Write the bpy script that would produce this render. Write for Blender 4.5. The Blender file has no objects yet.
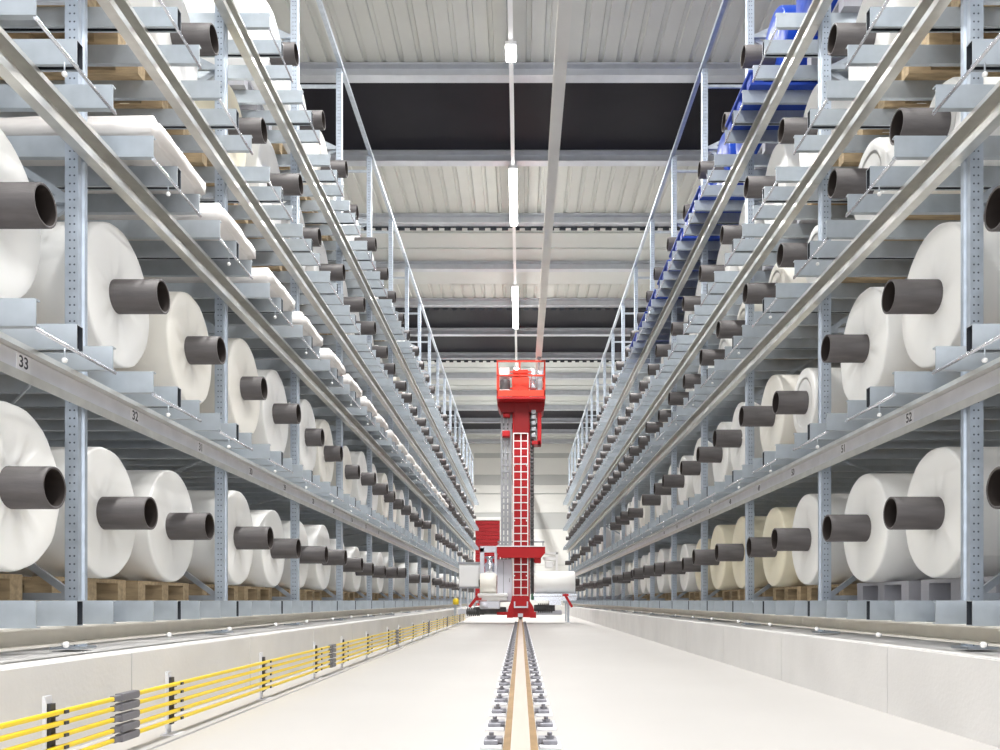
import bpy, bmesh, math, random
from mathutils import Vector, Matrix
PI = math.pi
R = random.Random(7)
SC = bpy.context.scene
COL = SC.collection
F = 830.0            # focal length in pixels of a 1000 px wide frame
H = 0.585            # camera height over the aisle floor; rack level zero is at this height
VPX, VPY = 520.5, 600.5

# ------------------------------------------------------------------ materials
def nt(m):
    m.use_nodes = True
    return m.node_tree.nodes, m.node_tree.links
def mat(name, col, rough=0.5, metal=0.0, noise=0.0, nscale=8.0, bump=0.0, bscale=40.0, spec=0.5, stretch=None, emit=None, estr=0.0):
    m = bpy.data.materials.new(name)
    n, l = nt(m)
    b = n['Principled BSDF']
    b.inputs['Base Color'].default_value = (*col, 1)
    b.inputs['Roughness'].default_value = rough
    b.inputs['Metallic'].default_value = metal
    b.inputs['Specular IOR Level'].default_value = spec
    if noise or bump:
        tc = n.new('ShaderNodeTexCoord')
        mp = n.new('ShaderNodeMapping')
        l.new(tc.outputs['Object'], mp.inputs[0])
        if stretch: mp.inputs['Scale'].default_value = stretch
    if noise:
        t = n.new('ShaderNodeTexNoise'); t.inputs['Scale'].default_value = nscale; t.inputs['Detail'].default_value = 4
        l.new(mp.outputs[0], t.inputs['Vector'])
        r = n.new('ShaderNodeValToRGB')
        r.color_ramp.elements[0].position = 0.3; r.color_ramp.elements[1].position = 0.7
        r.color_ramp.elements[0].color = (*[c*(1-noise) for c in col], 1)
        r.color_ramp.elements[1].color = (*[min(1, c*(1+noise)) for c in col], 1)
        l.new(t.outputs['Fac'], r.inputs[0]); l.new(r.outputs[0], b.inputs['Base Color'])
    if bump:
        t = n.new('ShaderNodeTexNoise'); t.inputs['Scale'].default_value = bscale; t.inputs['Detail'].default_value = 3
        l.new(mp.outputs[0], t.inputs['Vector'])
        bp = n.new('ShaderNodeBump'); bp.inputs['Strength'].default_value = bump; bp.inputs['Distance'].default_value = 0.01
        l.new(t.outputs['Fac'], bp.inputs['Height']); l.new(bp.outputs[0], b.inputs['Normal'])
    if emit:
        b.inputs['Emission Color'].default_value = (*emit, 1); b.inputs['Emission Strength'].default_value = estr
    return m

M = {}
M['zinc'] = mat('galvanised steel', (0.44, 0.48, 0.53), 0.40, 0.6, 0.10, 14, stretch=(1, 1, 1))
M['beam'] = mat('galvanised beam', (0.66, 0.65, 0.615), 0.30, 0.75, 0.10, 10)
M['channel'] = mat('galvanised channel', (0.43, 0.475, 0.52), 0.34, 0.5, 0.08, 9)
M['base'] = mat('base beam steel', (0.66, 0.64, 0.59), 0.45, 0.25, 0.06, 8)
M['strip_face'] = mat('pale galvanised strip', (0.80, 0.80, 0.85), 0.32, 0.45, 0.06, 6)
M['dark'] = mat('painted shade', (0.03, 0.035, 0.045), 0.8)  # shade put into the colour of channel insides and deck rib gaps
M['film'] = mat('white film', (0.92, 0.92, 0.905), 0.38, 0, 0.02, 3, 0.10, 5)
M['cream'] = mat('cream film', (0.88, 0.82, 0.64), 0.40, 0, 0.03, 3, 0.10, 5)
M['warm'] = mat('pale warm film', (0.90, 0.875, 0.81), 0.40, 0, 0.03, 3, 0.10, 5)
M['blue'] = mat('blue film', (0.006, 0.05, 0.38), 0.30, 0, 0.06, 3, 0.08, 5)
M['wrap'] = mat('stretch wrap', (0.72, 0.69, 0.67), 0.25, 0, 0.03, 4, 0.55, 7)
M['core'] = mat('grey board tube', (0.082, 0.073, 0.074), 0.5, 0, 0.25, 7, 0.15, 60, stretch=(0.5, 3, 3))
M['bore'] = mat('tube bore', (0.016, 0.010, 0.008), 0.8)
M['wood'] = mat('pallet wood', (0.42, 0.315, 0.19), 0.7, 0, 0.25, 6, 0.1, 30, stretch=(1, 6, 6))
M['palegrey'] = mat('grey pallet plastic', (0.38, 0.38, 0.42), 0.5, 0, 0.06, 6)
M['bluepallet'] = mat('blue pallet paint', (0.008, 0.045, 0.34), 0.5, 0, 0.08, 6)
M['concrete'] = mat('concrete', (0.66, 0.65, 0.64), 0.75, 0, 0.06, 2.2, 0.12, 50)
M['floor'] = mat('floor screed', (0.45, 0.435, 0.42), 0.55, 0, 0.03, 0.8, 0.03, 60)
M['joint'] = mat('joint mortar', (0.42, 0.41, 0.40), 0.8)
M['deck'] = mat('roof deck', (0.60, 0.605, 0.57), 0.55, 0.0, 0.02, 3)
M['deckflat'] = mat('smooth roof panel', (0.62, 0.64, 0.62), 0.5, 0.0, 0.02, 2)
M['night'] = mat('night glazing', (0.012, 0.011, 0.016), 0.4, 0, 0.15, 1.2, spec=0.08)
M['steelbeam'] = mat('roof beam steel', (0.58, 0.60, 0.64), 0.34, 0.4, 0.05, 5)
M['wall'] = mat('white wall panel', (0.86, 0.86, 0.83), 0.6, 0, 0.02, 1)
M['greypanel'] = mat('grey wall panel', (0.55, 0.56, 0.55), 0.6)
M['backing'] = mat('backing panel', (0.24, 0.225, 0.205), 0.7, 0, 0.05, 1)
M['red'] = mat('red paint', (0.44, 0.012, 0.016), 0.45, 0, 0.06, 3, spec=0.3)
M['redorange'] = mat('orange red paint', (0.70, 0.05, 0.022), 0.45, 0, 0.05, 3, spec=0.3)
M['darkred'] = mat('dark red paint', (0.22, 0.006, 0.008), 0.45, 0, 0.06, 3, spec=0.25)
M['doorred'] = mat('door red', (0.33, 0.02, 0.025), 0.6, 0, 0.05, 2, spec=0.2)
M['white'] = mat('white paint', (0.86, 0.86, 0.86), 0.4)
M['lilac'] = mat('pale cabinet paint', (0.66, 0.67, 0.74), 0.42)
M['mastgrey'] = mat('mast grey', (0.33, 0.34, 0.36), 0.45, 0.3, 0.15, 5)
M['motor'] = mat('dark motor', (0.10, 0.10, 0.105), 0.5, 0, 0.2, 12)
M['chrome'] = mat('bright steel', (0.72, 0.74, 0.80), 0.22, 0.8)
M['yellow'] = mat('yellow insulation', (0.85, 0.62, 0.02), 0.35)
M['black'] = mat('black plastic', (0.035, 0.035, 0.04), 0.45)
M['sleeve'] = mat('grey sleeve', (0.15, 0.145, 0.16), 0.45)
M['bracket'] = mat('bracket plate', (0.70, 0.71, 0.76), 0.45, 0.3)
M['strip'] = mat('floor strip steel', (0.50, 0.50, 0.52), 0.45, 0.3)
M['railhead'] = mat('polished rail head', (0.46, 0.385, 0.33), 0.42, 0.35, 0.06, 3, stretch=(8, 0.6, 1))
M['railside'] = mat('rusty rail', (0.33, 0.215, 0.105), 0.6, 0.2, 0.15, 8)
M['clip'] = mat('rail clip steel', (0.27, 0.27, 0.30), 0.45, 0.5, 0.2, 30)
M['guide'] = mat('guide rail paint', (0.63, 0.62, 0.58), 0.5, 0, 0.03, 4)
M['plate'] = mat('number plate', (0.86, 0.86, 0.90), 0.4)
M['ink'] = mat('plate ink', (0.03, 0.03, 0.05), 0.5)
M['green'] = mat('green motor', (0.05, 0.18, 0.11), 0.5)
M['tube'] = mat('lit tube', (1, 1, 1), 0.5, emit=(1.0, 0.98, 0.95), estr=26.0)

def perforated(name, col):
    """galvanised steel with two rows of dark round holes up each face (object z)"""
    m = mat(name, col, 0.40, 0.55, 0.10, 14)
    n, l = nt(m); b = n['Principled BSDF']
    src = b.inputs['Base Color'].links[0].from_socket
    tc = n.new('ShaderNodeTexCoord'); sp = n.new('ShaderNodeSeparateXYZ'); l.new(tc.outputs['Object'], sp.inputs[0])
    def math_(op, a, bb=None, v=None):
        k = n.new('ShaderNodeMath'); k.operation = op
        if isinstance(a, (int, float)): k.inputs[0].default_value = a
        else: l.new(a, k.inputs[0])
        if bb is not None: l.new(bb, k.inputs[1])
        if v is not None: k.inputs[1].default_value = v
        return k.outputs[0]
    zz = math_('SUBTRACT', math_('FRACT', math_('DIVIDE', sp.outputs[2], v=0.04)), v=0.5)
    zz = math_('MULTIPLY', zz, v=0.04)
    holes = None
    for ax, c in ((0, 0.018), (0, 0.040)):
        d = math_('SUBTRACT', math_('ABSOLUTE', sp.outputs[ax]), v=c)
        r2 = math_('ADD', math_('MULTIPLY', d, d), math_('MULTIPLY', zz, zz))
        h = math_('LESS_THAN', r2, v=0.0048**2)
        holes = h if holes is None else math_('MAXIMUM', holes, h)
    mx = n.new('ShaderNodeMix'); mx.data_type = 'RGBA'
    l.new(holes, mx.inputs[0]); l.new(src, mx.inputs[6]); mx.inputs[7].default_value = (0.10, 0.115, 0.15, 1)
    l.new(mx.outputs[2], b.inputs['Base Color'])
    return m
M['upright'] = perforated('perforated upright steel', (0.46, 0.52, 0.60))

# ------------------------------------------------------------------ mesh builder
class MB:
    def __init__(s): s.v = []; s.f = []; s.mi = []; s.cur = 0; s.smooth = []
    def m(s, i): s.cur = i; return s
    def face(s, idx, smooth=False): s.f.append(tuple(idx)); s.mi.append(s.cur); s.smooth.append(smooth)
    def box(s, a, b):
        (x0, y0, z0), (x1, y1, z1) = a, b
        x0, x1 = min(x0, x1), max(x0, x1); y0, y1 = min(y0, y1), max(y0, y1); z0, z1 = min(z0, z1), max(z0, z1)
        k = len(s.v)
        s.v += [(x0, y0, z0), (x1, y0, z0), (x1, y1, z0), (x0, y1, z0), (x0, y0, z1), (x1, y0, z1), (x1, y1, z1), (x0, y1, z1)]
        for q in ((0, 3, 2, 1), (4, 5, 6, 7), (0, 1, 5, 4), (1, 2, 6, 5), (2, 3, 7, 6), (3, 0, 4, 7)): s.face([k+i for i in q])
        return s
    def bbox(s, a, b, r=0.01):
        """bevelled box: chamfered on all edges"""
        bm = bmesh.new(); bmesh.ops.create_cube(bm, size=1)
        for v in bm.verts:
            v.co = Vector([(a[i]+b[i])/2 + v.co[i]*(b[i]-a[i]) for i in range(3)])
        bmesh.ops.bevel(bm, geom=bm.edges[:], offset=r, segments=2, affect='EDGES', profile=0.5)
        s.add_bm(bm); bm.free(); return s
    def add_bm(s, bm, smooth=False):
        k = len(s.v); bm.verts.ensure_lookup_table(); bm.verts.index_update()
        s.v += [tuple(v.co) for v in bm.verts]
        for f in bm.faces: s.face([k+v.index for v in f.verts], smooth)
    def bar(s, p, q, r, n=8, caps=True, smooth=True):
        p, q = Vector(p), Vector(q); d = (q-p).normalized()
        u = d.orthogonal().normalized(); w = d.cross(u); k = len(s.v)
        for c in (p, q):
            for i in range(n):
                t = 2*PI*(i+0.5)/n; s.v.append(tuple(c + u*(r*math.cos(t)) + w*(r*math.sin(t))))
        for i in range(n):
            j = (i+1) % n; s.face((k+i, k+j, k+n+j, k+n+i), smooth)
        if caps:
            s.face([k+n-1-i for i in range(n)]); s.face([k+n+i for i in range(n)])
        return s
    def strut(s, p, q, w, t):
        """flat rectangular bar from p to q, w wide (in the plane holding z), t thick"""
        p, q = Vector(p), Vector(q); d = (q-p).normalized()
        side = d.cross(Vector((0, 1, 0)))
        if side.length < 0.1: side = d.cross(Vector((1, 0, 0)))
        side.normalize(); n = d.cross(side).normalized(); k = len(s.v)
        for c in (p, q):
            for a, b in ((-1, -1), (1, -1), (1, 1), (-1, 1)): s.v.append(tuple(c + side*(a*w/2) + n*(b*t/2)))
        for i in range(4):
            j = (i+1) % 4; s.face((k+i, k+j, k+4+j, k+4+i))
        s.face((k+3, k+2, k+1, k)); s.face((k+4, k+5, k+6, k+7)); return s
    def lathe_x(s, prof, cz=0.0, cy=0.0, n=40, close=False, smooth=True):
        """revolve (x, r) profile about the x axis line (cy, cz)"""
        k = len(s.v); m = len(prof)
        for x, r in prof:
            for i in range(n):
                t = 2*PI*i/n; s.v.append((x, cy + r*math.cos(t), cz + r*math.sin(t)))
        for a in range(m if close else m-1):
            b = (a+1) % m
            for i in range(n):
                j = (i+1) % n; s.face((k+a*n+i, k+a*n+j, k+b*n+j, k+b*n+i), smooth)
        return s
    def lathe_z(s, prof, cx=0.0, cy=0.0, n=16, smooth=True):
        k = len(s.v); m = len(prof)
        for z, r in prof:
            for i in range(n):
                t = 2*PI*i/n; s.v.append((cx + r*math.cos(t), cy + r*math.sin(t), z))
        for a in range(m-1):
            for i in range(n):
                j = (i+1) % n; s.face((k+a*n+i, k+a*n+j, k+(a+1)*n+j, k+(a+1)*n+i), smooth)
        s.face([k+n-1-i for i in range(n)]); s.face([k+(m-1)*n+i for i in range(n)]); return s
    def prof_y(s, pts, y0, y1):
        """extrude closed polygon of (x, z) along y"""
        k = len(s.v); n = len(pts)
        for y in (y0, y1): s.v += [(x, y, z) for x, z in pts]
        for i in range(n):
            j = (i+1) % n; s.face((k+i, k+j, k+n+j, k+n+i))
        s.face([k+i for i in reversed(range(n))]); s.face([k+n+i for i in range(n)]); return s
    def prof_x(s, pts, x0, x1):
        k = len(s.v); n = len(pts)
        for x in (x0, x1): s.v += [(x, y, z) for y, z in pts]
        for i in range(n):
            j = (i+1) % n; s.face((k+i, k+j, k+n+j, k+n+i))
        s.face([k+i for i in reversed(range(n))]); s.face([k+n+i for i in range(n)]); return s
    def prof_z(s, pts, z0, z1):
        k = len(s.v); n = len(pts)
        for z in (z0, z1): s.v += [(x, y, z) for x, y in pts]
        for i in range(n):
            j = (i+1) % n; s.face((k+i, k+j, k+n+j, k+n+i))
        s.face([k+i for i in reversed(range(n))]); s.face([k+n+i for i in range(n)]); return s
    def flipx(s):
        s.v = [(-x, y, z) for x, y, z in s.v]; s.f = [tuple(reversed(f)) for f in s.f]; return s
    def mesh(s, name, mats):
        me = bpy.data.meshes.new(name); me.from_pydata(s.v, [], s.f)
        for m_ in (mats if isinstance(mats, (list, tuple)) else [mats]): me.materials.append(m_)
        me.polygons.foreach_set('material_index', s.mi); me.polygons.foreach_set('use_smooth', s.smooth)
        bm = bmesh.new(); bm.from_mesh(me); bmesh.ops.recalc_face_normals(bm, faces=bm.faces[:]); bm.to_mesh(me); bm.free()
        me.update(); return me
    def build(s, name, mats, parent=None, loc=(0, 0, 0)): return put(name, s.mesh(name, mats), parent, loc)

def put(name, me, parent=None, loc=(0, 0, 0), rz=0.0):
    o = bpy.data.objects.new(name, me); COL.objects.link(o)
    o.location = loc; o.rotation_euler = (0, 0, rz)
    if parent is not None: o.parent = parent
    return o
def tag(o, label=None, cat=None, group=None, kind=None):
    if label: o['label'] = label
    if cat: o['category'] = cat
    if group: o['group'] = group
    if kind: o['kind'] = kind
    return o
def empty(name, loc=(0, 0, 0)):
    o = bpy.data.objects.new(name, None); COL.objects.link(o); o.location = loc; o.empty_display_size = 0.2; return o
ONES = ['first', 'second', 'third', 'fourth', 'fifth', 'sixth', 'seventh', 'eighth', 'ninth', 'tenth', 'eleventh', 'twelfth', 'thirteenth',
        'fourteenth', 'fifteenth', 'sixteenth', 'seventeenth', 'eighteenth', 'nineteenth', 'twentieth']
def nth(i):   # 1-based
    if i <= 20: return ONES[i-1]
    return {2: 'twenty', 3: 'thirty'}[i//10] + '-' + ONES[i % 10 - 1] if i % 10 else {3: 'thirtieth', 4: 'fortieth'}[i//10]
def merged(items):
    """items: (mesh, location) -> one MB with all of them (first mesh's materials)"""
    b = MB()
    for me, loc in items:
        k = len(b.v); b.v += [(v.co.x+loc[0], v.co.y+loc[1], v.co.z+loc[2]) for v in me.vertices]
        for p in me.polygons:
            b.f.append(tuple(k+i for i in p.vertices)); b.mi.append(p.material_index); b.smooth.append(p.use_smooth)
    return b
def spread(name, items, mats, parent, limit=100):
    """items nearest first: each its own part up to the limit, the rest one part of kind stuff"""
    items = sorted(items, key=lambda t: t[1][1])
    for me, loc in items[:limit]: put(name, me, parent, loc)
    rest = items[limit:]
    if rest: merged(rest).build(name, mats, parent)['kind'] = 'stuff'

# ------------------------------------------------------------------ rack layout
NB = 18                               # bays
PITCH = 2.01
UY = [2.09 + PITCH*k for k in range(NB+1)]      # near edge of every upright frame
SHELF = [0.0, 1.195, 2.425, 3.315, 4.49]        # top of the channels, over the camera's height
SLOT = [u + d for u in UY[:-1] for d in (0.56, 1.52)]
TOP = 6.5
KERB_TOP = H - 0.24
XR = 3.82                             # rear post

def side_x(s): return 0.022 if s > 0 else 0.014
def rack(s, label):
    ox = side_x(s)
    root = empty('pallet_rack', (s*2.9 + ox, UY[0], KERB_TOP)); tag(root, label, 'storage rack')
    bx, by, bz = root.location
    def L(x, y, z): return (s*x + ox - bx, y - by, z + H - bz)      # rack coordinates: x outward, z over camera height
    def fin(b): return b if s > 0 else b.flipx()
    # uprights: aisle face at x=0 (outward +x), 0.09 wide along y, 0.065 deep
    def upright_mesh(nm, z1):
        b = MB(); w = 0.045; d = 0.065
        pts = [(0, -w), (0, -0.018), (0.012, -0.011), (0.012, 0.011), (0, 0.018), (0, w), (d, w), (d, w-0.016), (0.012, w-0.008), (0.022, 0), (0.012, -w+0.008), (d, -w+0.016), (d, -w)]
        b.prof_z(pts, 0, z1)
        return fin(b).mesh(nm, M['upright'])
    um = upright_mesh('upright', TOP + 0.24); ur = upright_mesh('rear_upright', TOP + 0.24)
    fm = fin(MB().box((-0.03, -0.08, 0), (0.12, 0.08, 0.012)).box((0.02, -0.05, 0.012), (0.05, 0.05, 0.05))).mesh('foot_plate', M['zinc'])
    for u in UY:
        o = put('upright', um, root, L(2.2, u+0.045, -0.24)); put('foot_plate', fm, o, (0, 0, 0))
    for u in UY: put('upright', ur, root, L(XR, u+0.045, -0.24))
    # frame bracing (horizontals and diagonals between front and rear post)
    br = []
    hz = [0.02, 1.15, 2.0, 3.0, 3.95, 4.75, 5.55, 6.3]
    x0, x1 = 2.26, XR
    for u in UY:
        for i, z in enumerate(hz):
            b = fin(MB().box((0, -0.012, -0.018), (x1-x0, 0.012, 0.018))); br.append((b.mesh('brace', M['zinc']), L(x0, u+0.045, z)))
    dm = []
    for i in range(len(hz)-1):
        a, c = (0, x1-x0) if i % 2 == 0 else (x1-x0, 0)
        dm.append((fin(MB().strut((a, 0, 0), (c, 0, hz[i+1]-hz[i]), 0.036, 0.02)).mesh('brace', M['zinc']), hz[i]))
    bm0 = br[0][0]
    br = [(bm0, loc) for _, loc in br]
    for u in UY:
        for me, z in dm: br.append((me, L(x0, u+0.045 + 0.03, z)))
    spread('brace', br, M['zinc'], root)
    pb = fin(MB().strut((2.2, 0, 0), (3.84, 1.97, 0), 0.014, 0.006)).mesh('plan_brace', M['zinc'])
    for k, u in enumerate(UY[1:-1]): put('plan_brace', pb, root, L(0, u-0.40, SHELF[1]-0.235))
    # long beams on the aisle side, one length per two bays, open channel toward the aisle
    def beam_prof():
        return [(2.11, 0), (2.20, 0), (2.20, -0.102), (2.166, -0.102), (2.166, -0.138), (2.160, -0.138), (2.160, -0.096), (2.194, -0.096), (2.194, -0.006), (2.116, -0.006), (2.116, -0.024), (2.11, -0.024)]
    def upper_prof():
        return [(2.11, 0), (2.20, 0), (2.20, -0.112), (2.125, -0.112), (2.125, -0.138), (2.119, -0.138), (2.119, -0.098), (2.125, -0.098), (2.125, -0.106), (2.194, -0.106), (2.194, -0.006), (2.116, -0.006), (2.116, -0.024), (2.11, -0.024)]
    for li, z in enumerate(SHELF):
        zb = z - 0.11
        for k in range(0, NB, 2):
            y0, y1 = UY[k] + 0.045, UY[k+2] + 0.045
            b = MB()
            if li == 0:
                b.prof_y([(1.985, 0), (2.075, 0), (2.075, -0.085), (1.985, -0.085), (1.985, -0.075), (2.065, -0.075), (2.065, -0.010), (1.985, -0.010)], 0, y1-y0-0.004)
            else:
                b.prof_y(beam_prof() if li == 1 else upper_prof(), 0, y1-y0-0.004)
            me = fin(b).mesh('front_beam', M['base'] if li == 0 else M['beam']); o = put('front_beam', me, root, L(0, y0, zb))
            if li == 1: fin(MB().box((2.1895, 0, -0.0955), (2.1935, y1-y0-0.004, -0.008))).build('label_strip', M['strip_face'], o)
            me = fin(MB().prof_y([(0, 0), (0.06, 0), (0.06, -0.11), (0, -0.11), (0, -0.1), (0.05, -0.1), (0.05, -0.01), (0, -0.01)], 0, y1-y0-0.004)).mesh('rear_beam', M['beam'])
            put('rear_beam', me, root, L(XR-0.065, y0, zb))
    # top rail along the upright heads and its rear twin
    for k in range(0, NB, 2):
        y0, y1 = UY[k], UY[k+2] + (0.09 if k+2 == NB else 0)
        put('top_rail', fin(MB().prof_y([(-0.02, 0), (0.03, 0), (0.03, 0.006), (-0.014, 0.006), (-0.014, 0.05), (-0.02, 0.05)], 0, y1-y0-0.003)).mesh('top_rail', M['zinc']), root, L(2.2, y0, TOP))
        put('top_rail', fin(MB().prof_y([(0, 0), (0.07, 0), (0.07, 0.06), (0.062, 0.06), (0.062, 0.008), (0, 0.008)], 0, y1-y0-0.003)).mesh('top_rail', M['zinc']), root, L(XR, y0, TOP))
    # channels across the shelf: three per reel, the middle one a hollow box section
    X0, X1 = 1.93, 3.95
    def chan_c(h, flip):
        pts = [(-0.02, 0), (0.012, 0), (0.012, -0.006), (-0.014, -0.006), (-0.014, -h+0.006), (0.012, -h+0.006), (0.012, -h), (-0.02, -h)]
        if flip: pts = [(-y, z) for y, z in pts]
        return fin(MB().prof_x(pts, X0, X1)).mesh('support_channel', M['channel'])
    def chan_box():
        b = MB(); w, h, t = 0.026, 0.11, 0.004
        # a hat section: closed top and sides, lips below either side of an open slot
        out = [(-0.010, -h), (-w, -h), (-w, 0), (w, 0), (w, -h), (0.016, -h)]
        inn = [(-0.010, -h+t), (-w+t, -h+t), (-w+t, -t), (w-t, -t), (w-t, -h+t), (0.016, -h+t)]
        k = len(b.v); n = 6
        for x in (X0, X1):
            b.v += [(x, y, z) for y, z in out] + [(x, y, z) for y, z in inn]
        for i in range(n-1):
            j = i+1
            b.face((k+i, k+j, k+2*n+j, k+2*n+i)); b.face((k+i, k+j, k+n+j, k+n+i)); b.face((k+2*n+i, k+2*n+j, k+3*n+j, k+3*n+i))
            b.cur = 1; b.face((k+n+i, k+n+j, k+3*n+j, k+3*n+i)); b.cur = 0  # inner faces coloured dark in place of the slot's shade
        for i in (0, n-1): b.face((k+i, k+2*n+i, k+3*n+i, k+n+i))
        return fin(b).mesh('support_channel', [M['channel'], M['dark']])
    ca, cb, cc = chan_c(0.11, False), chan_box(), chan_c(0.11, True)
    cells, rods, knobs = [], [], []
    rod = fin(MB().bar((1.935, -0.325, 0), (1.935, 0.325, 0), 0.008, 6)).mesh('stop_rod', M['chrome'])
    kb = lambda h: fin(MB().lathe_z([(-0.013, 0.003), (-0.011, 0.008), (-0.005, 0.012), (0.002, 0.012), (0.008, 0.007)], 1.975, 0, 10).m(1).lathe_z([(0.008, 0.004), (h, 0.004)], 1.975, 0, 6)).mesh('knob', [M['white'], M['zinc']])
    kn = kb(0.05); kn0 = fin(MB().lathe_x([(1.956, 0.003), (1.958, 0.009), (1.964, 0.014), (1.972, 0.014), (1.980, 0.009)], n=10).m(1).lathe_x([(1.980, 0.006), (2.0, 0.006)], n=6)).mesh('knob', [M['white'], M['zinc']])
    for li, z in enumerate(SHELF):
        for y in SLOT:
            cells += [(ca, L(0, y-0.31, z)), (cb, L(0, y, z)), (ca, L(0, y+0.31, z))]
            if li > 0: rods.append((rod, L(0, y, z-0.118)))
            if li < 3 and y < 16: knobs.append((kn if li else kn0, L(0, y-0.04, z - (0.16 if li else 0.19))))
    spread('support_channel', cells, [M['channel'], M['dark']], root)
    spread('stop_rod', rods, M['chrome'], root)
    for me, loc in knobs: put('knob', me, root, loc)
    # number plates on the second level's beam
    nums = ['33', '32', '31', '30', '29', '28', '27', '26', '25', '24'] if s < 0 else ['', '52', '51', '50', '49', '48', '47', '46', '45', '44']
    for q, t in enumerate(nums):
        if not t: continue
        y = SLOT[q+1] + (0.02 if s < 0 else 0.06)
        pl = fin(MB().box((2.187, -0.05, -0.037), (2.1895, 0.05, 0.037))).build('number_plate', M['plate'], root, L(0, y, SHELF[1]-0.11-0.047))
        cu = bpy.data.curves.new('number', 'FONT'); cu.body = t; cu.size = 0.072; cu.align_x = 'CENTER'; cu.align_y = 'CENTER'; cu.extrude = 0.0004; cu.offset = 0.001
        cu.materials.append(M['ink'])
        tmp = bpy.data.objects.new('number', cu); COL.objects.link(tmp); bpy.context.view_layer.update()
        me = bpy.data.meshes.new_from_object(tmp.evaluated_get(bpy.context.evaluated_depsgraph_get())); bpy.data.objects.remove(tmp)
        o = put('number', me, pl)
        o.location = (s*2.1866, 0, 0); o.rotation_euler = (PI/2, 0, PI/2) if s < 0 else (PI/2, 0, -PI/2)
    return root

# ------------------------------------------------------------------ reels and pallets
def roll_mesh(Rr, L_, seed, m, crumple):
    """film roll about x from 0 to L_, resting at z=0; both faces dish in towards the core and carry wrap wrinkles"""
    rr = random.Random(seed); n = 48
    b = MB(); prof = [(0.014, 0.0915), (0.012, 0.112), (0.010, 0.13), (0.008, 0.15), (0.006, 0.175), (0.004, 0.205), (0.002, Rr*0.68), (0.0, Rr*0.75), (0.0, Rr-0.014), (0.003, Rr-0.006), (0.008, Rr-0.002), (0.018, Rr)]
    prof = prof + [(L_/2, Rr)] + [(L_-x, r) for x, r in reversed(prof)]
    b.lathe_x(prof, cz=Rr, n=n)
    ph = [rr.random()*6.28 for _ in range(5)]
    v = []
    for i, (x, y, z) in enumerate(b.v):
        a = math.atan2(z-Rr, y); r = math.hypot(y, z-Rr)
        if crumple and r < Rr*0.95:
            g = crumple*(math.sin(9*a+ph[0]+r*5)+0.7*math.sin(15*a+ph[1]-r*7)+0.5*math.sin(5*a+ph[2]))*0.007*(1-r/(Rr*0.95))*(0 if r < 0.12 else 1)*Rr/0.37
            x += g if x < L_/2 else -g
        if crumple and r >= Rr*0.95:
            rs = 1 + crumple*0.004*(math.sin(7*a+ph[3])+math.sin(13*a+ph[4]))
            y *= rs; z = Rr + (z-Rr)*rs
        v.append((x, y, z))
    zmin = min(q[2] for q in v); b.v = [(x, y, z-zmin) for x, y, z in v]
    return b.mesh('film_reel', m)
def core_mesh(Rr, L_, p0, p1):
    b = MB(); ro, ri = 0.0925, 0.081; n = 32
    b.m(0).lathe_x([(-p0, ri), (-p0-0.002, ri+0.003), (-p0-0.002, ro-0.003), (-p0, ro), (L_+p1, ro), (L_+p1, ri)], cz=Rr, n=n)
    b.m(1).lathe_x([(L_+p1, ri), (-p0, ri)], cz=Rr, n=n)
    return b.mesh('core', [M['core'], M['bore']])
def pallet_mesh(m, closed=False):
    b = MB(); X1, Y = 1.2, 0.40
    for i in range(7): x = i*(X1-0.1)/6; b.box((x, -Y, 0.103), (x+0.1, Y, 0.125))
    for y in (-Y, -0.05, Y-0.1):
        b.box((0, y, 0.083), (X1, y+0.1, 0.103)); b.box((0, y, 0), (X1, y+0.1, 0.02))
        for x in (0, X1/2-0.07, X1-0.14): b.box((x, y, 0.02), (x+0.14, y+0.1, 0.083))
    return b.mesh('pallet', m)
PAL = {k: pallet_mesh(M[k]) for k in ('wood', 'palegrey')}
bpb = MB()
for y in (-0.4, -0.13, 0.14): bpb.bbox((0, y, 0.0), (1.5, y+0.26, 0.03), 0.006)
for y in (-0.4, -0.06, 0.28):
    for x in (0.0, 0.69, 1.38): bpb.bbox((x, y, 0.03), (x+0.12, y+0.12, 0.10), 0.006)
bpb.bbox((-0.02, -0.42, 0.095), (1.5, 0.42, 0.125), 0.01)
PAL['bluepallet'] = bpb.mesh('pallet', M['bluepallet'])
def pack_mesh(seed):
    """low stretch-wrapped pack with soft crumpled edges"""
    rr = random.Random(seed); bm = bmesh.new(); bmesh.ops.create_cube(bm, size=1)
    for v in bm.verts: v.co = Vector(((v.co.x+0.5)*1.25, v.co.y*0.70, (v.co.z+0.5)*0.14))
    bmesh.ops.bevel(bm, geom=bm.edges[:], offset=0.035, segments=3, affect='EDGES')
    bmesh.ops.subdivide_edges(bm, edges=[e for e in bm.edges if e.calc_length() > 0.2], cuts=5, use_grid_fill=True)
    for v in bm.verts:
        if v.co.z > 0.02:
            v.co += Vector((rr.uniform(-1, 1), rr.uniform(-1, 1), rr.uniform(-1, 0.6)))*0.008
    b = MB(); b.add_bm(bm, True); bm.free(); return b.mesh('wrapped_pack', M['wrap'])
PACKS = [pack_mesh(i) for i in range(3)]

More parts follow.
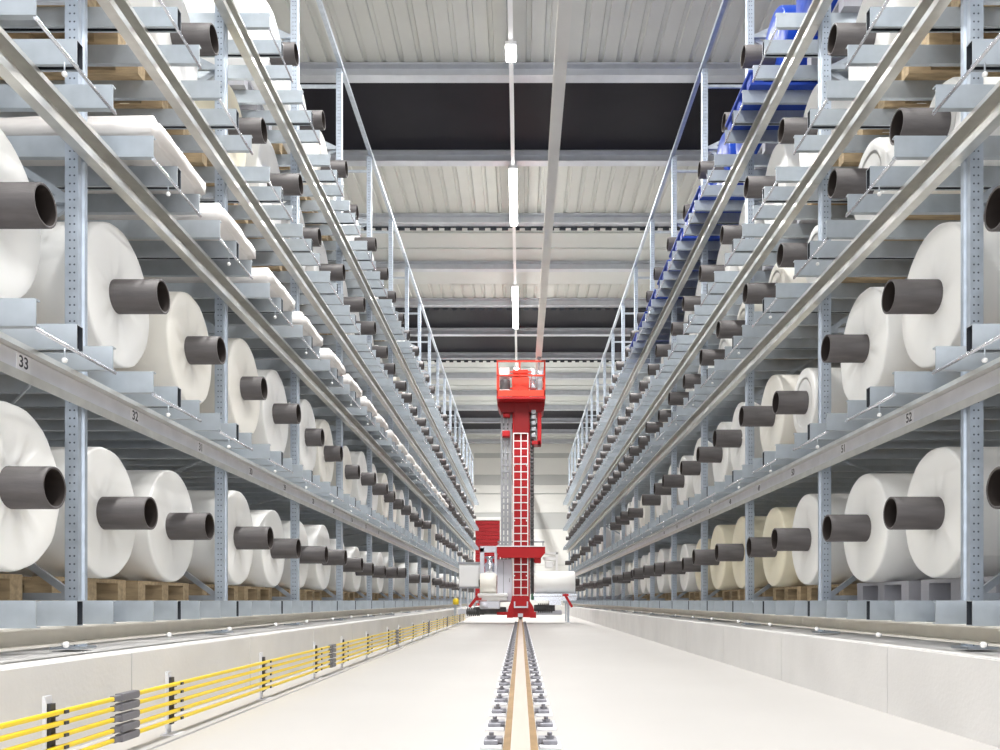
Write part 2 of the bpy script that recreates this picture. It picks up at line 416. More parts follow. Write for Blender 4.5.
LEVELN = ['bottom', 'second', 'third', 'fourth', 'top']
cache = {}
def in_frame(x, y, z0, z1):
    px = VPX + F*x/y
    return -5 < px < 1005 and VPY - F*(z1)/y < 750 and VPY - F*z0/y > 2
def reel(s, li, q, y, idx, colour, prot, Rr, pal, crump):
    key = (round(Rr, 3), colour, crump)
    if key not in cache: cache[key] = roll_mesh(Rr, 1.25, hash(key) % 997 if False else int(Rr*1000)+crump*31, M[colour], crump/2.0)
    ck = ('core', round(Rr, 3), round(prot, 2))
    if ck not in cache: cache[ck] = core_mesh(Rr, 1.25, prot, 0.2)
    z = SHELF[li] + H; dx = {(-1, 0, 1): -0.12, (-1, 0, 3): 0.03, (-1, 0, 4): -0.03, (-1, 1, 1): 0.06, (-1, 1, 3): -0.025, (-1, 1, 4): 0.0}.get((s, li, q), 0) - (0.035 if s > 0 and li < 2 else 0)
    x = s*(dx + ((2.265 if s < 0 else 2.325) if li == 1 else 2.335) - (0.04*((q*37+li*11) % 5)/4 if q > 3 else 0) - (0.06 if li == 0 and s < 0 and q == 5 else 0)) + side_x(s); rz = 0 if s > 0 else PI
    side = 'bare kerb side' if s > 0 else 'yellow rail side'
    wn = {'film': 'white', 'cream': 'cream', 'warm': 'pale cream', 'blue': 'blue'}[colour]
    zz = z
    if pal:
        p = put('pallet', PAL[pal], None, (s*(1.98 if pal == 'bluepallet' else 2.42) + side_x(s), y, z), rz)
        pn = {'wood': 'wooden', 'palegrey': 'grey', 'bluepallet': 'blue'}[pal]
        tag(p, '%s pallet under the %s reel from the camera, %s shelf, %s' % (pn, nth(idx), LEVELN[li], side), 'pallet', 'pallets on the %s shelf, %s' % (LEVELN[li], side))
        zz = z + 0.125
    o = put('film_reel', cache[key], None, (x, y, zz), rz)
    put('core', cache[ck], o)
    tag(o, '%s film reel, %s from the camera on the %s shelf, %s' % (wn, nth(idx), LEVELN[li], side), 'film reel', 'film reels on the %s shelf, %s' % (LEVELN[li], side))
    return o

def stock(s):
    rr = random.Random(11 if s < 0 else 23)
    base_r = [0.365, 0.385, 0.285, 0.372, 0.395]
    for li in range(5):
        idx = 0
        for q, y in enumerate(SLOT):
            if q == 0: continue
            xr = s*2.1
            z0, z1 = SHELF[li], SHELF[li]+0.95
            if not in_frame(s*2.12, y+0.3, z0, z1): continue
            idx += 1
            far = y > 27
            Rr = base_r[li] + rr.choice((-0.012, 0, 0.012))
            if y > 10 and li in (0, 1): Rr = base_r[li] + rr.choice((-0.05, -0.03, 0, 0))
            if li == 4 and s > 0: Rr = 0.385
            if li == 3 and q == 4: Rr = 0.335
            prot = rr.choice((0.22, 0.25, 0.27)) if y > 6 else 0.245
            if s < 0 and li == 1 and q > 2: prot = rr.choice((0.15, 0.17, 0.20))
            if s > 0 and li == 1 and q == 4: Rr = 0.27
            if (s, li, q) == (-1, 0, 1): prot = 0.175
            colour = 'film'; pal = 'wood'; cr = rr.choice((1, 2, 3))
            t = rr.random()
            if t < 0.16 and y > 6: colour = 'warm'
            if s > 0 and li == 0 and 7 < y < 11.5: colour = 'cream'
            if s < 0 and li == 1 and q == 3: colour = 'warm'
            if s < 0 and li == 3 and q in (4, 5): colour = 'cream' if q == 4 else 'film'
            if s > 0 and li == 0: pal = 'palegrey' if y < 6 or y > 18 else 'wood'
            if s > 0 and li == 4 and y < 15.2: colour, pal = 'blue', 'bluepallet'
            if li >= 1 and rr.random() < 0.15: pal = 'palegrey'
            empty_slot = (li == 4 and s < 0 and q == 4) or (y > 12 and rr.random() < 0.06) or (li == 1 and y > 17 and rr.random() < 0.35)
            if s < 0 and li == 2 and q == 1: idx -= 1; continue
            if s < 0 and li == 2 and y < 22:
                o = put('wrapped_pack', PACKS[q % 3], None, (s*1.91, y + 0.05 + rr.uniform(-0.02, 0.02), SHELF[2]+H), PI)
                tag(o, 'low white wrapped pack, %s from the camera on the third shelf, yellow rail side' % nth(idx), 'wrapped pack', 'wrapped packs on the third shelf'); continue
            if empty_slot: idx -= 1; continue
            if (s, li, q) == (1, 2, 2): Rr, pal = 0.235, None
            if (s, li, q) == (1, 2, 4): Rr = 0.225
            reel(s, li, q, y, idx, colour, prot, Rr, pal, cr)

# ------------------------------------------------------------------ building shell
YB = 46.0
def structure(o): o['kind'] = 'structure'; return o
def shell():
    structure(MB().box((-9, -4, -0.2), (9, YB+0.3, 0)).build('floor', M['floor']))
    # raised kerbs the racks stand on, cast in lengths
    for s, nm, xw, joints in ((-1, 'baseboard_left', 1.775, 2.13), (1, 'baseboard_right', 1.90, 0.82)):
        b = MB(); y = joints; ys = [-2.0]
        while y < 39.5: ys.append(y); y += 1.74 if s > 0 else 1.66
        ys.append(39.5)
        for a, c in zip(ys[:-1], ys[1:]):
            b.m(0).box((xw, a+0.006, 0), (xw+0.16, c-0.006, KERB_TOP))
        b.m(1).box((xw+0.004, -2, 0), (xw+0.155, 39.5, KERB_TOP-0.004))
        b.m(0).box((xw+0.16, -2, 0), (6.4, 39.5, KERB_TOP-0.012))
        b.m(0).box((xw+0.02, -2, KERB_TOP-0.001), (xw+0.10, 39.5, KERB_TOP+0.004))
        if s < 0: b.flipx()
        structure(b.build(nm, [M['concrete'], M['joint']]))
    ZC = 8.66 + H
    for s, nm in ((-1, 'backing_wall_left'), (1, 'backing_wall_right')):  # added backing to darken the rack gaps; the hall goes on beyond
        b = MB()
        y = -4.0
        while y < YB:
            b.box((s*6.4, y+0.01, 0), (s*6.55, min(YB, y+1.19), ZC+0.3)); y += 1.2
        b.box((s*6.42, -4, 0), (s*6.6, YB, ZC+0.3)); structure(b.build(nm, M['backing']))
    # end wall of wide white cassettes with grey bands
    b = MB(); z = 0.0
    rows = [(0, 2.55, 0), (2.55, 4.55, 0), (4.55, 5.45, 1), (5.45, 6.48, 0), (6.48, 6.52, 1), (6.52, 7.0, 0), (7.0, 7.55, 1), (7.55, 8.5, 0), (8.5, 8.75, 1), (8.75, ZC+0.3, 0)]
    for z0, z1, mi in rows: b.m(mi).box((-6.6, YB, z0+0.012), (6.6, YB+0.2, z1-0.012))
    b.m(1).box((-6.6, YB+0.03, 0), (6.6, YB+0.25, ZC+0.3))
    for x in (-5.2, -3.9, -2.62, 2.75, 4.1, 5.4): b.m(0).box((x-0.05, YB-0.06, 0), (x+0.05, YB, ZC))
    structure(b.build('wall_back', [M['wall'], M['greypanel']]))
    # red roller door in the end wall
    d = MB()
    for i in range(24): d.bbox((-2.5, YB-0.10, 0.02+i*0.208), (-1.14, YB-0.04, 0.02+i*0.208+0.2), 0.012)
    structure(d.build('door_1', M['doorred']))
    structure(MB().box((-2.6, YB-0.12, 0), (-2.5, YB, 5.1)).box((-1.14, YB-0.12, 0), (-1.04, YB, 5.1)).box((-2.6, YB-0.16, 5.02), (-1.04, YB, 5.2)).build('trim_1', M['wall']))
    # roof: bands of trapezoid deck, smooth panels and dark glazing between the beams
    ZB = 8.45 + H
    beams = [13.45 + 2.6*k for k in range(-6, 13)]
    kinds = {0: 'g', 1: 'c', 2: 's', 3: 'sc', 4: 'g', 5: 'g', 6: 's', 7: 's', 8: 's', 9: 'g', 10: 'g', 11: 's', 12: 's'}
    def corrugated(y0, y1):
        b = MB(); p = 0.29; x = -6.5; pts = []
        while x < 6.5:
            pts += [(x, ZC), (x+0.20, ZC), (x+0.215, ZC+0.032), (x+0.275, ZC+0.032)]; x += p
        k = len(b.v); n = len(pts)
        for y in (y0, y1): b.v += [(x, y, z) for x, z in pts]
        for y in (y0, y1): b.v += [(x, y, z+0.02) for x, z in pts]
        for i in range(n-1):
            b.face((k+i, k+i+1, k+n+i+1, k+n+i)); b.face((k+2*n+i, k+2*n+i+1, k+3*n+i+1, k+3*n+i))
        return b
    for k in range(-7, 13):
        y0 = 13.45 + 2.6*k; y1 = y0 + 2.6; y0 = max(y0, -4.0)
        if y1 <= -4: continue
        y1 = min(y1, YB); kind = kinds.get(k, 'c')
        if kind == 'c': structure(corrugated(y0, y1).build('ceiling', M['deck']))
        elif kind == 'sc':
            structure(MB().box((-6.5, y0, ZC+0.01), (6.5, y0+1.5, ZC+0.08)).build('ceiling', M['deckflat']))
            structure(corrugated(y0+1.5, y1).build('ceiling', M['deck']))
        elif kind == 's':
            b = MB().box((-6.5, y0, ZC+0.01), (6.5, y1, ZC+0.08))
            for yy in (0.85, 1.75): b.box((-6.5, y0+yy, ZC-0.03), (6.5, y0+yy+0.05, ZC+0.01))
            structure(b.build('ceiling', M['deckflat']))
        else: structure(MB().box((-6.5, y0+0.05, ZC), (6.5, y1-0.05, ZC+0.05)).build('window_1', M['night']))
    structure(MB().box((-6.7, -4.2, ZC+0.09), (6.7, YB+0.4, ZC+0.3)).build('roof_slab', M['backing']))
    for yb in beams:
        if yb < -4 or yb > YB: continue
        b = MB(); w = 0.10; h = ZC-ZB
        b.prof_x([(-w, 0), (w, 0), (w, 0.022), (0.012, 0.035), (0.012, h-0.05), (w, h-0.03), (w, h-0.001), (-w, h-0.001), (-w, h-0.03), (-0.012, h-0.05), (-0.012, 0.035), (-w, 0.022)], -6.4, 6.4)
        structure(b.build('roof_beam', M['steelbeam'], None, (0, yb, ZB)))
    # dark blocks put in for the shaded gaps between deck ribs, at three beams
    for k in (2, 4, 6):
        yb = 13.45 + 2.6*k; b = MB(); x = -6.4
        while x < 6.4: b.box((x, yb+0.10, ZB-0.075), (x+0.14, yb+0.14, ZB-0.02)); x += 0.26
        b.box((-6.4, yb+0.10, ZB-0.02), (6.4, yb+0.14, ZB))
        structure(b.build('roof_beam', M['dark']))
shell()

# ------------------------------------------------------------------ racks and stock
rack(-1, 'galvanised steel pallet rack of five levels behind the yellow conductor rails')
rack(1, 'galvanised steel pallet rack of five levels over the bare concrete kerb')
stock(-1); stock(1)

# ------------------------------------------------------------------ floor rail with clamps
rail = empty('crane_rail', (0, 2, 0)); tag(rail, 'rusty crane rail with polished head down the middle of the aisle floor', 'rail')
hw, fw = 0.034, 0.0675
pts = [(-fw, 0.012), (fw, 0.012), (fw, 0.022), (0.012, 0.034), (0.012, 0.075), (hw, 0.083), (hw, 0.108), (hw-0.008, 0.115), (-hw+0.008, 0.115), (-hw, 0.108), (-hw, 0.083), (-0.012, 0.075), (-0.012, 0.034), (-fw, 0.022)]
b = MB(); b.m(1).prof_y(pts, 0, 42.0)
b.m(0).box((-hw+0.002, 0, 0.1135), (hw-0.002, 42.0, 0.1165))
b.build('rail_section', [M['railhead'], M['railside']], rail, (0, -1, 0))
plate = MB().bbox((-0.044, -0.06, 0), (0.044, 0.16, 0.014), 0.003).mesh('clamp_plate', M['plate'])
cb = MB(); cb.bbox((-0.030, -0.05, 0.014), (0.030, 0.05, 0.032), 0.004); cb.box((-0.045, -0.035, 0.02), (-0.015, 0.035, 0.038))
cb.lathe_z([(0.032, 0.019), (0.044, 0.019), (0.044, 0.010), (0.056, 0.010), (0.058, 0.007)], n=8, smooth=False)
clip = cb.mesh('clip', M['clip']); clipm = cb.flipx().mesh('clip', M['clip'])
for i in range(42):
    y = 2.42 + 0.455*i
    for s in (-1, 1):
        c = put('rail_clamp', plate, rail, (s*0.117, y-2, 0))
        put('clip', clip if s > 0 else clipm, c)

# ------------------------------------------------------------------ yellow conductor rails
cond = empty('conductor_rail', (-1.5, 2, 0)); tag(cond, 'five yellow conductor rails on brackets along the left kerb', 'conductor rail')
cx, cy = -1.5, 2.0
bar_z = [0.222, 0.186, 0.146, 0.106, 0.070]
YE = 22.5
joints_y = [3.15 + 3.45*k for k in range(6)]
for z in bar_z:
    b = MB(); b.prof_y([(-0.006, z-0.0075), (0.006, z-0.0075), (0.008, z-0.004), (0.008, z+0.004), (0.006, z+0.0075), (-0.006, z+0.0075), (-0.008, z+0.004), (-0.008, z-0.004)], 0, YE-1.2)
    o = b.build('conductor_bar', M['yellow'], cond, (0, 1.2-cy, 0))
    for jy in joints_y:
        MB().bbox((-0.015, jy-0.055, z-0.015), (0.017, jy+0.085, z+0.015), 0.005).bbox((-0.011, jy-0.10, z-0.011), (0.012, jy+0.10, z+0.011), 0.004).build('sleeve', M['sleeve'], o, (0, -1.2, 0))
br_y = [1.6, 2.70, 3.63, 4.93, 6.2, 7.15, 8.3, 9.6, 10.5, 11.8, 13.1, 13.9, 15.2, 16.5, 17.4, 18.7, 20.0, 21.0, 22.2]
bp = MB().box((-0.045, -0.02, 0.004), (-0.035, 0.02, 0.275)).box((-0.035, -0.022, 0.03), (-0.03, -0.018, 0.26)).box((-0.055, -0.05, 0.0), (0.035, 0.05, 0.006)).mesh('bracket', M['bracket'])
ib = MB()
ib.box((-0.035, -0.014, 0.045), (-0.02, 0.014, 0.25))
for z in bar_z: ib.bbox((-0.03, -0.016, z-0.016), (-0.008, 0.016, z+0.006), 0.003).box((-0.02, 0.012, z-0.007), (0.014, 0.034, z+0.004))
ins = ib.mesh('insulator', M['black'])
for y in br_y:
    o = put('bracket', bp, cond, (0, y-cy, 0)); put('insulator', ins, o)
MB().box((0.02, 0, 0), (0.055, YE+0.5, 0.008)).build('floor_strip', M['strip'], cond, (0, 0.8-cy, 0))

# ------------------------------------------------------------------ stacker crane
CY = 21.0
PXM = CY/F
cr = empty('stacker_crane', (0, CY, 0)); tag(cr, 'red stacker crane with white ladder mast standing on the aisle rail', 'stacker crane')
def CX(px): return (px-VPX)*PXM
def CZ(py): return H + (VPY-py)*PXM
# base carriage
b = MB(); b.prof_y([(CX(508), 0.16), (CX(534), 0.16), (CX(534), 0.34), (CX(533), 0.44), (CX(530), 0.56), (CX(528.5), 0.70), (CX(512), 0.70), (CX(511), 0.56), (CX(509), 0.44), (CX(508), 0.34)], -0.15, 0.85)
base = b.build('base_carriage', M['red'], cr)
MB().box((CX(507), -0.22, 0.15), (CX(513), -0.13, 0.30)).build('bumper', M['red'], base)
MB().box((CX(530), -0.22, 0.15), (CX(536), -0.13, 0.30)).build('bumper', M['red'], base)
MB().box((CX(514), -0.21, 0.40), (CX(528), -0.15, 0.44)).box((CX(514), -0.21, 0.44), (CX(515.3), -0.15, 0.56)).box((CX(526.7), -0.21, 0.44), (CX(528), -0.15, 0.56)).box((CX(518), -0.19, 0.17), (CX(523), -0.15, 0.26)).build('buffer_frame', M['lilac'], base)
MB().lathe_x([(-0.05, 0.02), (-0.05, 0.13), (-0.045, 0.14), (0.045, 0.14), (0.05, 0.13), (0.05, 0.02)], cz=0.257, cy=0.1, n=24).build('wheel', M['chrome'], base)
MB().box((-1.05, 0.1, 0.22), (CX(508), 0.8, 0.34)).box((CX(535), 0.1, 0.22), (1.05, 0.8, 0.34)).build('cross_member', M['lilac'], base)
# mast
mx0, mx1 = CX(512.5), CX(530)
mast = MB().bbox((mx0, 0.12, 0.6), (mx1, 0.72, 5.55), 0.02).build('mast', M['red'], cr)
MB().bbox((CX(514), 0.02, CZ(434)), (CX(529), 0.119, CZ(401)), 0.01).build('mast_cover', M['darkred'], mast)
lad = MB()
for x in (CX(513.5), CX(521), CX(527.8)): lad.box((x-0.012, -0.03, 0.62), (x+0.012, 0.02, CZ(433)))
for i in range(22):
    z = 0.72 + i*0.195
    lad.box((CX(513.5), -0.022, z-0.010), (CX(527.8), 0.012, z+0.010))
for z in (1.2, 2.6, 4.0): lad.box((CX(514), 0.0, z), (CX(515), 0.13, z+0.03)).box((CX(526), 0.0, z), (CX(527), 0.13, z+0.03))
lad.build('ladder', M['white'], cr)
# service columns behind, left and right of the mast
g = MB()
for x0, x1 in ((500.5, 503), (504, 507), (508, 511.5)): g.box((CX(x0), 0.3, 0.75), (CX(x1), 0.55, CZ(412)))
for i in range(26): z = 0.9+i*0.165; g.box((CX(500.5), 0.29, z), (CX(511.5), 0.34, z+0.05))
g.build('lift_column', M['mastgrey'], cr)
g = MB(); g.box((CX(530.5), 0.3, 0.75), (CX(534), 0.5, CZ(405)))
for i in range(44): z = 0.9+i*0.1; g.bbox((CX(530.3), 0.25, z), (CX(534.2), 0.3, z+0.06), 0.008)
g.build('chain', M['motor'], cr)
# cabinet column low left
b = MB().bbox((CX(497), 0.15, CZ(602)), (CX(512), 0.62, CZ(559)), 0.02)
cab = b.build('control_cabinet', M['lilac'], cr)
MB().box((CX(503), 0.14, CZ(600)), (CX(503.6), 0.151, CZ(561))).box((CX(509), 0.13, CZ(582)), (CX(509.8), 0.151, CZ(578))).build('handle', M['mastgrey'], cab)
# cross platform
b = MB().prof_y([(CX(497), CZ(547)), (CX(545), CZ(547)), (CX(545), CZ(553)), (CX(541), CZ(558)), (CX(501), CZ(558)), (CX(497), CZ(553))], -0.1, 0.1)
b.box((CX(498), 0.1, CZ(550)), (CX(544), 0.7, CZ(547)))
plt = b.build('cross_platform', M['red'], cr)
MB().box((CX(496.5), -0.12, CZ(547)), (CX(545.5), 0.7, CZ(546))).build('deck_plate', M['white'], plt)
MB().box((CX(497), 0.55, CZ(541)), (CX(545), 0.6, CZ(539.5))).box((CX(498), 0.55, CZ(547)), (CX(499), 0.6, CZ(540))).box((CX(543), 0.55, CZ(547)), (CX(544), 0.6, CZ(540))).box((CX(497), 0.5, CZ(545)), (CX(511), 0.62, CZ(543))).build('handrail', M['mastgrey'], plt)
# head platform: red cage with machines inside
hz0, hz1 = CZ(400.5), CZ(364)
cage = MB()
cage.box((CX(497), -0.35, CZ(399.5)), (CX(545), -0.31, CZ(393.5)))
cage.box((CX(497), -0.35, CZ(400)), (CX(498.2), 0.95, CZ(393))).box((CX(543.8), -0.35, CZ(400)), (CX(545), 0.95, CZ(393)))
for x in (497, 519.0, 543.5):
    cage.box((CX(x), -0.35, CZ(393)), (CX(x+1.5), -0.31, hz1)); cage.box((CX(x), 0.9, CZ(393)), (CX(x+1.5), 0.94, hz1))
for yp in (365, 379):
    for yy in (-0.35, 0.9): cage.box((CX(497), yy, CZ(yp+0.8)), (CX(545), yy+0.04, CZ(yp-0.6)))
    cage.box((CX(497), -0.35, CZ(yp+0.8)), (CX(498), 0.94, CZ(yp-0.6))); cage.box((CX(544), -0.35, CZ(yp+0.8)), (CX(545), 0.94, CZ(yp-0.6)))
cg = cage.build('head_cage', M['redorange'], cr)
b = MB().box((CX(497), -0.35, CZ(402)), (CX(545), 0.95, CZ(400))); b.build('cage_floor', M['red'], cg)
b = MB().bbox((CX(512), -0.1, CZ(400)), (CX(529), 0.7, CZ(378)), 0.02); b.bbox((CX(513), -0.05, CZ(376)), (CX(528), 0.6, CZ(370)), 0.02)
b.box((CX(510), -0.14, CZ(374)), (CX(531), -0.1, CZ(372.5)))
hd = b.build('mast_head', M['redorange'], cr)
MB().bar((0.475, 0.5, CZ(372)), (0.475, 0.5, 6.83), 0.022, 10).lathe_z([(6.83, 0.03), (6.835, 0.06), (6.885, 0.06), (6.89, 0.03)], 0.475, 0.5, 14).box((0.1, 0.47, CZ(374)), (0.5, 0.53, CZ(371.5))).build('guide_roller', M['mastgrey'], hd)
b = MB(); b.m(0).bbox((CX(499.5), -0.2, CZ(378)), (CX(509.5), 0.4, CZ(369)), 0.03); b.m(1).lathe_z([(CZ(391), 0.11), (CZ(389), 0.13), (CZ(381), 0.13), (CZ(380), 0.10)], CX(505), 0.0, 20); b.m(0).bbox((CX(500), -0.15, CZ(393)), (CX(510), 0.3, CZ(391)), 0.01)
b.build('hoist_motor', [M['white'], M['motor']], cr)
b = MB(); b.m(0).bbox((CX(531), -0.2, CZ(378)), (CX(536), 0.3, CZ(371)), 0.02); b.m(0).bbox((CX(537.5), -0.2, CZ(378)), (CX(543), 0.3, CZ(372)), 0.02); b.m(0).lathe_z([(CZ(393), 0.08), (CZ(381), 0.08)], CX(533), -0.1, 16); b.m(1).bbox((CX(537), -0.1, CZ(393)), (CX(542), 0.3, CZ(381)), 0.02)
b.build('hoist_gear', [M['chrome'], M['mastgrey']], cr)
# dark red shoulders under the head and the drop bracket on the right
b = MB().prof_y([(CX(498), CZ(402)), (CX(514), CZ(402)), (CX(514), CZ(412)), (CX(501), CZ(412)), (CX(498), CZ(406))], 0.0, 0.7)
b.prof_y([(CX(529), CZ(402)), (CX(545), CZ(402)), (CX(544), CZ(410)), (CX(541), CZ(412)), (CX(529), CZ(412))], 0.0, 0.7)
b.build('shoulder_plate', M['darkred'], cr)
b = MB().bbox((CX(537.5), 0.05, CZ(444)), (CX(541.5), 0.45, CZ(410)), 0.015); b.bbox((CX(532), 0.05, CZ(444)), (CX(541), 0.45, CZ(440)), 0.015)
b.build('drop_bracket', M['red'], cr)
b = MB()
for i, z in enumerate((437, 431, 425, 419, 414)): b.bbox((CX(531.5), -0.02, CZ(z)), (CX(535.8), 0.3, CZ(z-4)), 0.01)
b.build('cable_chain', M['mastgrey'], cr)
MB().bbox((CX(502), 0.05, CZ(436)), (CX(510), 0.28, CZ(430)), 0.02).build('pulley_block', M['red'], cr)
MB().bbox((CX(503), 0.05, CZ(416)), (CX(510), 0.28, CZ(412.5)), 0.02).build('pulley_block', M['red'], cr)
# load arms and frames either side, low
b = MB()
b.box((CX(480), 0.0, CZ(580)), (CX(484), 0.25, CZ(548))).box((CX(480), 0.0, CZ(552)), (CX(500), 0.25, CZ(546))).box((CX(494.5), 0.0, CZ(575)), (CX(497), 0.2, CZ(552)))
b.box((CX(484), 0.2, CZ(566)), (CX(495), 0.25, CZ(564)))
lf = b.build('lift_frame', M['lilac'], cr)
b = MB().lathe_z([(CZ(575), 0.06), (CZ(574), 0.12), (CZ(563), 0.12), (CZ(562), 0.07), (CZ(559), 0.07), (CZ(558), 0.11), (CZ(556), 0.11)], CX(489.5), 0.15, 20); b.build('drive_unit', M['chrome'], lf)
b = MB()
b.box((CX(534), 0.05, CZ(571)), (CX(535.5), 0.2, CZ(553))).box((CX(556), 0.05, CZ(572)), (CX(558), 0.2, CZ(552))).box((CX(534), 0.05, CZ(554)), (CX(558), 0.2, CZ(552))).box((CX(543), 0.05, CZ(560)), (CX(556), 0.2, CZ(557)))
b.bbox((CX(545), 0.02, CZ(568)), (CX(553), 0.25, CZ(561)), 0.02)
lf2 = b.build('lift_frame', M['white'], cr)
b = MB().bbox((CX(534), -0.05, CZ(563)), (CX(541), 0.25, CZ(558)), 0.02); b.build('drive_unit', M['red'], lf2)
for s, p0, p1 in ((-1, 478, 508), (1, 533, 577)):
    # forks and their trolley under each carried reel
    b = MB().bbox((CX(p0), -0.25, CZ(596.5)), (CX(p1), 0.45, CZ(593.5)), 0.015)
    b.box((CX(p0+1), -0.2, CZ(600.5)), (CX(p1-1), -0.12, CZ(596))).box((CX(p0+1), 0.3, CZ(600.5)), (CX(p1-1), 0.4, CZ(596)))
    b.box((CX((p0+p1)/2-6), -0.1, CZ(605)), (CX((p0+p1)/2+6), 0.4, CZ(600)))
    b.build('fork_trolley', M['white'] if s < 0 else M['chrome'], cr)
b = MB().bbox((CX(480), -0.2, CZ(609)), (CX(500), 0.4, CZ(601)), 0.03); b.lathe_x([(CX(482), 0.02), (CX(482), 0.07), (CX(488), 0.07), (CX(488), 0.02)], cz=CZ(606), cy=-0.18, n=16)
b.build('gear_box', M['lilac'], cr)
b = MB()
for i in range(8): x = 538+i*1.9; b.lathe_x([(CX(x), 0.02), (CX(x), 0.12), (CX(x+1.2), 0.12), (CX(x+1.2), 0.02)], cz=CZ(608), cy=0.1, n=18)
b.lathe_x([(CX(534), 0.08), (CX(555), 0.08)], cz=CZ(608), cy=0.1, n=18); b.box((CX(536), 0.2, 0.30), (CX(552), 0.4, CZ(608)))
b.build('travel_motor', M['motor'], cr)
b = MB()
for i in range(7): x = 467+i*1.9; b.lathe_x([(CX(x), 0.02), (CX(x), 0.11), (CX(x+1.2), 0.11), (CX(x+1.2), 0.02)], cz=CZ(612), cy=0.1, n=18)
b.lathe_x([(CX(466), 0.07), (CX(484), 0.07)], cz=CZ(612), cy=0.1, n=18); b.bbox((CX(474), 0.05, CZ(614)), (CX(506), 0.3, CZ(607)), 0.02)
b.build('travel_motor', M['motor'], cr)
MB().strut((CX(470), -0.25, CZ(607)), (CX(477), -0.25, CZ(598)), 0.07, 0.05).box((CX(476), -0.27, CZ(600)), (CX(482), -0.2, CZ(598))).build('grip_lever', M['red'], cr)
MB().strut((CX(571.5), -0.25, CZ(607)), (CX(564), -0.25, CZ(594)), 0.06, 0.05).box((CX(562), -0.27, CZ(596)), (CX(568), -0.2, CZ(594))).build('grip_lever', M['red'], cr)
MB().box((CX(497), -0.1, CZ(615)), (CX(508), 0.1, CZ(612))).build('tow_lug', M['red'], cr)
MB().bbox((CX(531), 0.0, CZ(600)), (CX(534), 0.15, CZ(594)), 0.02).build('brake_motor', M['green'], cr)
# side cabinet with feet hung on the left end of the carriage
b = MB().bbox((CX(458), 0.35, CZ(586.5)), (CX(480.5), 0.85, CZ(563.5)), 0.015)
sc_ = b.build('switch_cabinet', M['white'], cr)
MB().box((CX(457), 0.33, CZ(563.5)), (CX(481), 0.87, CZ(561.5))).box((CX(457), 0.33, CZ(588)), (CX(481), 0.87, CZ(586.5))).build('cabinet_frame', M['mastgrey'], sc_)
b = MB()
for x in (459, 466, 473, 479): b.box((CX(x), 0.4, 0.34), (CX(x+1.2), 0.5, CZ(588)))
b.box((-1.6, 0.35, 0.24), (CX(508), 0.8, 0.36)); b.build('cabinet_leg', M['lilac'], sc_)

# reels the crane carries on its forks
def crane_reel(x0, x1, r, label, p0, p1, m):
    o = MB().lathe_x([(0.0, 0.09), (0.0, r-0.02), (0.02, r), (x1-x0-0.02, r), (x1-x0, r-0.02), (x1-x0, 0.09)], cz=r, n=40).build('film_reel', M[m], None, (x0, CY+0.1, CZ(593.5)))
    put('core', core_mesh(r, x1-x0, p0, p1), o); return tag(o, label, 'film reel', 'film reels on the crane forks')
crane_reel(CX(534), CX(575), 0.285, 'white film reel lying on the crane forks beside the bare kerb rack', 0.03, 0.12, 'film')
crane_reel(CX(480), CX(496.5), 0.265, 'short white film reel on the crane forks beside the pale cabinet', 0.03, 0.0, 'warm')

# fence posts and the yellow signal lamp at the aisle end
for s, x, lab in ((-1, -1.62, 'grey guard post with yellow round lamp beside the end of the yellow rails'), (1, 1.28, 'grey guard post with yellow band on the aisle floor before the rack end')):
    p = empty('guard_post', (x, 20.6 if s < 0 else 22.3, 0)); tag(p, lab, 'post')
    MB().box((-0.03, -0.03, 0), (0.03, 0.03, 0.75 if s < 0 else 1.35)).box((-0.08, -0.08, 0), (0.08, 0.08, 0.012)).build('post', M['zinc'], p)
    if s < 0: MB().lathe_z([(0.48, 0.03), (0.49, 0.075), (0.60, 0.075), (0.63, 0.05), (0.64, 0.01)], 0.02, -0.06, 16).build('lamp', M['yellow'], p)
    else:
        MB().box((-0.034, -0.034, 0.62), (0.034, 0.034, 0.80)).build('warning_band', M['yellow'], p)
        MB().box((-0.02, -0.02, 1.3), (0.02, 1.2, 1.35)).box((-0.02, 1.16, 0), (0.02, 1.2, 1.35)).build('hand_rail', M['zinc'], p)

# ------------------------------------------------------------------ overhead guide rail, light track, lamps
gr = MB(); x = 0.475; z0 = 6.9
gr.prof_y([(x-0.075, z0), (x+0.075, z0), (x+0.075, z0+0.012), (x+0.008, z0+0.02), (x+0.008, z0+0.13), (x+0.075, z0+0.138), (x+0.075, z0+0.15), (x-0.075, z0+0.15), (x-0.075, z0+0.138), (x-0.008, z0+0.13), (x-0.008, z0+0.02), (x-0.075, z0+0.012)], -3.9, YB)
tag(gr.build('guide_rail', M['guide']), 'pale overhead guide rail running the length of the aisle above the crane', 'guide rail')
TX, TZ = -0.145, 8.33 + H
tag(MB().prof_y([(TX-0.035, TZ), (TX+0.035, TZ), (TX+0.035, TZ+0.06), (TX+0.02, TZ+0.12), (TX-0.02, TZ+0.12), (TX-0.035, TZ+0.06)], -3.9, YB).build('light_track', M['white']), 'slim white light track under the roof beams along the aisle', 'light track')
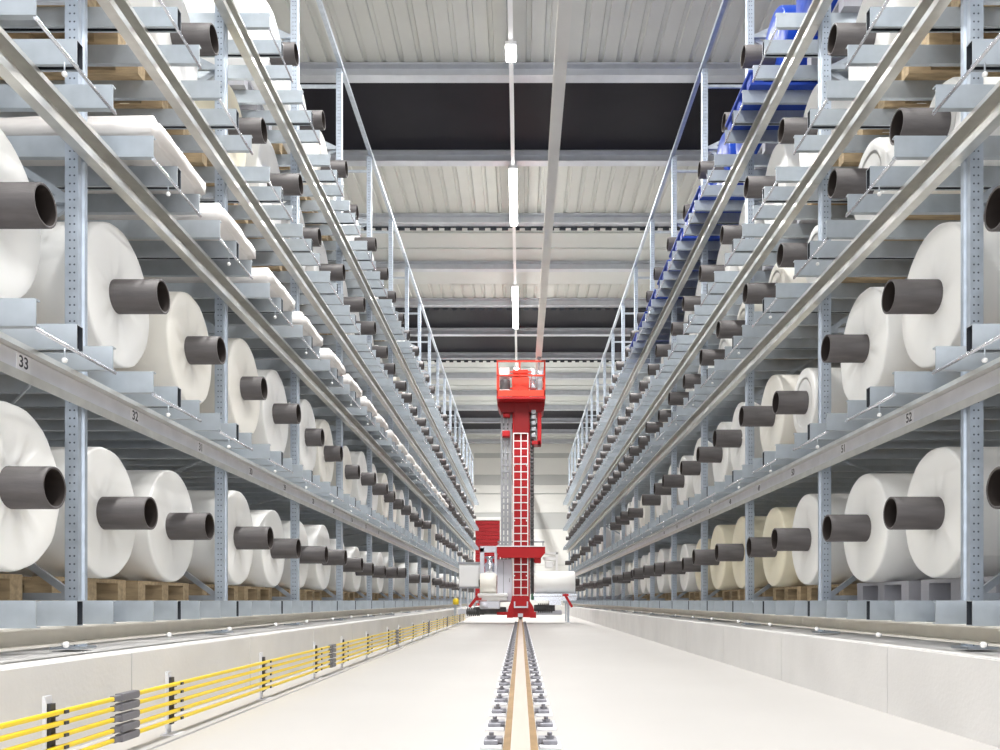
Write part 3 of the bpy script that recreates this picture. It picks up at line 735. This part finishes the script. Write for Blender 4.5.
def lamp(y0, y1, label, power, x=TX, tz=TZ, w=0.14):
    b = MB().bbox((x-w/2-0.02, y0, tz-0.05), (x+w/2+0.02, y1, tz-0.001), 0.01)
    o = b.build('ceiling_light', M['white'])
    tag(o, label, 'ceiling light', 'ceiling lights')
    MB().bbox((x-w/2, y0+0.03, tz-0.085), (x+w/2, y1-0.03, tz-0.05), 0.01).build('diffuser', M['tube'], o)
    ld = bpy.data.lights.new('lamp_light', 'AREA'); ld.shape = 'RECTANGLE'; ld.size = 0.3; ld.size_y = y1-y0; ld.energy = power; ld.spread = math.radians(150); ld.color = (1.0, 0.985, 0.96)
    lo = bpy.data.objects.new('lamp_light', ld); COL.objects.link(lo); lo.location = (x, (y0+y1)/2, tz-0.095)
PW = 350
lamp(12.35, 12.75, 'small lit lamp on the light track by the first visible roof beam', 60)
lamp(15.9, 18.3, 'long lit lamp on the light track past the near dark skylight', PW)
lamp(21.9, 25.2, 'long lit lamp on the light track before the far dark skylights', PW)
for i, y in enumerate((29.5, 35.0, 40.0)): lamp(y, y+2.4, 'unseen lamp far down the light track behind the crane, %s of three' % nth(i+1), PW*(1.3, 1.3, 0.9)[i])  # out of sight; the last one added to brighten the end wall
for i, y in enumerate((-1.5, 2.5, 6.5)): lamp(y, y+2.4, 'lit lamp on the light track above the camera, %s of three' % nth(i+1), PW*0.6)
for s in (-1, 1):  # unseen lamps added to light the inside of the racks
    sd = 'yellow rail side' if s < 0 else 'bare kerb side'
    for i in range(10):
        y = -0.5 + 4.4*i
        lamp(y, y+2.4, 'added unseen lamp behind the rack, %s from the camera, %s' % (nth(i+1), sd), PW*0.2, s*5.2, 8.36+H)

# ------------------------------------------------------------------ world, camera
w = bpy.data.worlds.new('hall'); SC.world = w; w.use_nodes = True
bg = w.node_tree.nodes['Background']; bg.inputs[0].default_value = (0.97, 0.98, 1.0, 1); bg.inputs[1].default_value = 2.1
cd = bpy.data.cameras.new('camera'); cam = bpy.data.objects.new('camera', cd); COL.objects.link(cam)
cam.location = (0, 0, H); cam.rotation_euler = (PI/2, 0, 0)
cd.sensor_width = 36; cd.lens = F/1000*36; cd.shift_x = -(VPX-500)/1000; cd.shift_y = (VPY-375)/1000; cd.clip_end = 200; cd.clip_start = 0.05
SC.camera = cam
SC.view_settings.view_transform = 'Standard'; SC.view_settings.look = 'None'; SC.view_settings.gamma = 1; SC.view_settings.use_curve_mapping = False
SC.view_settings.exposure = 0.35
SC.cycles.max_bounces = 10; SC.cycles.diffuse_bounces = 6; SC.cycles.glossy_bounces = 4
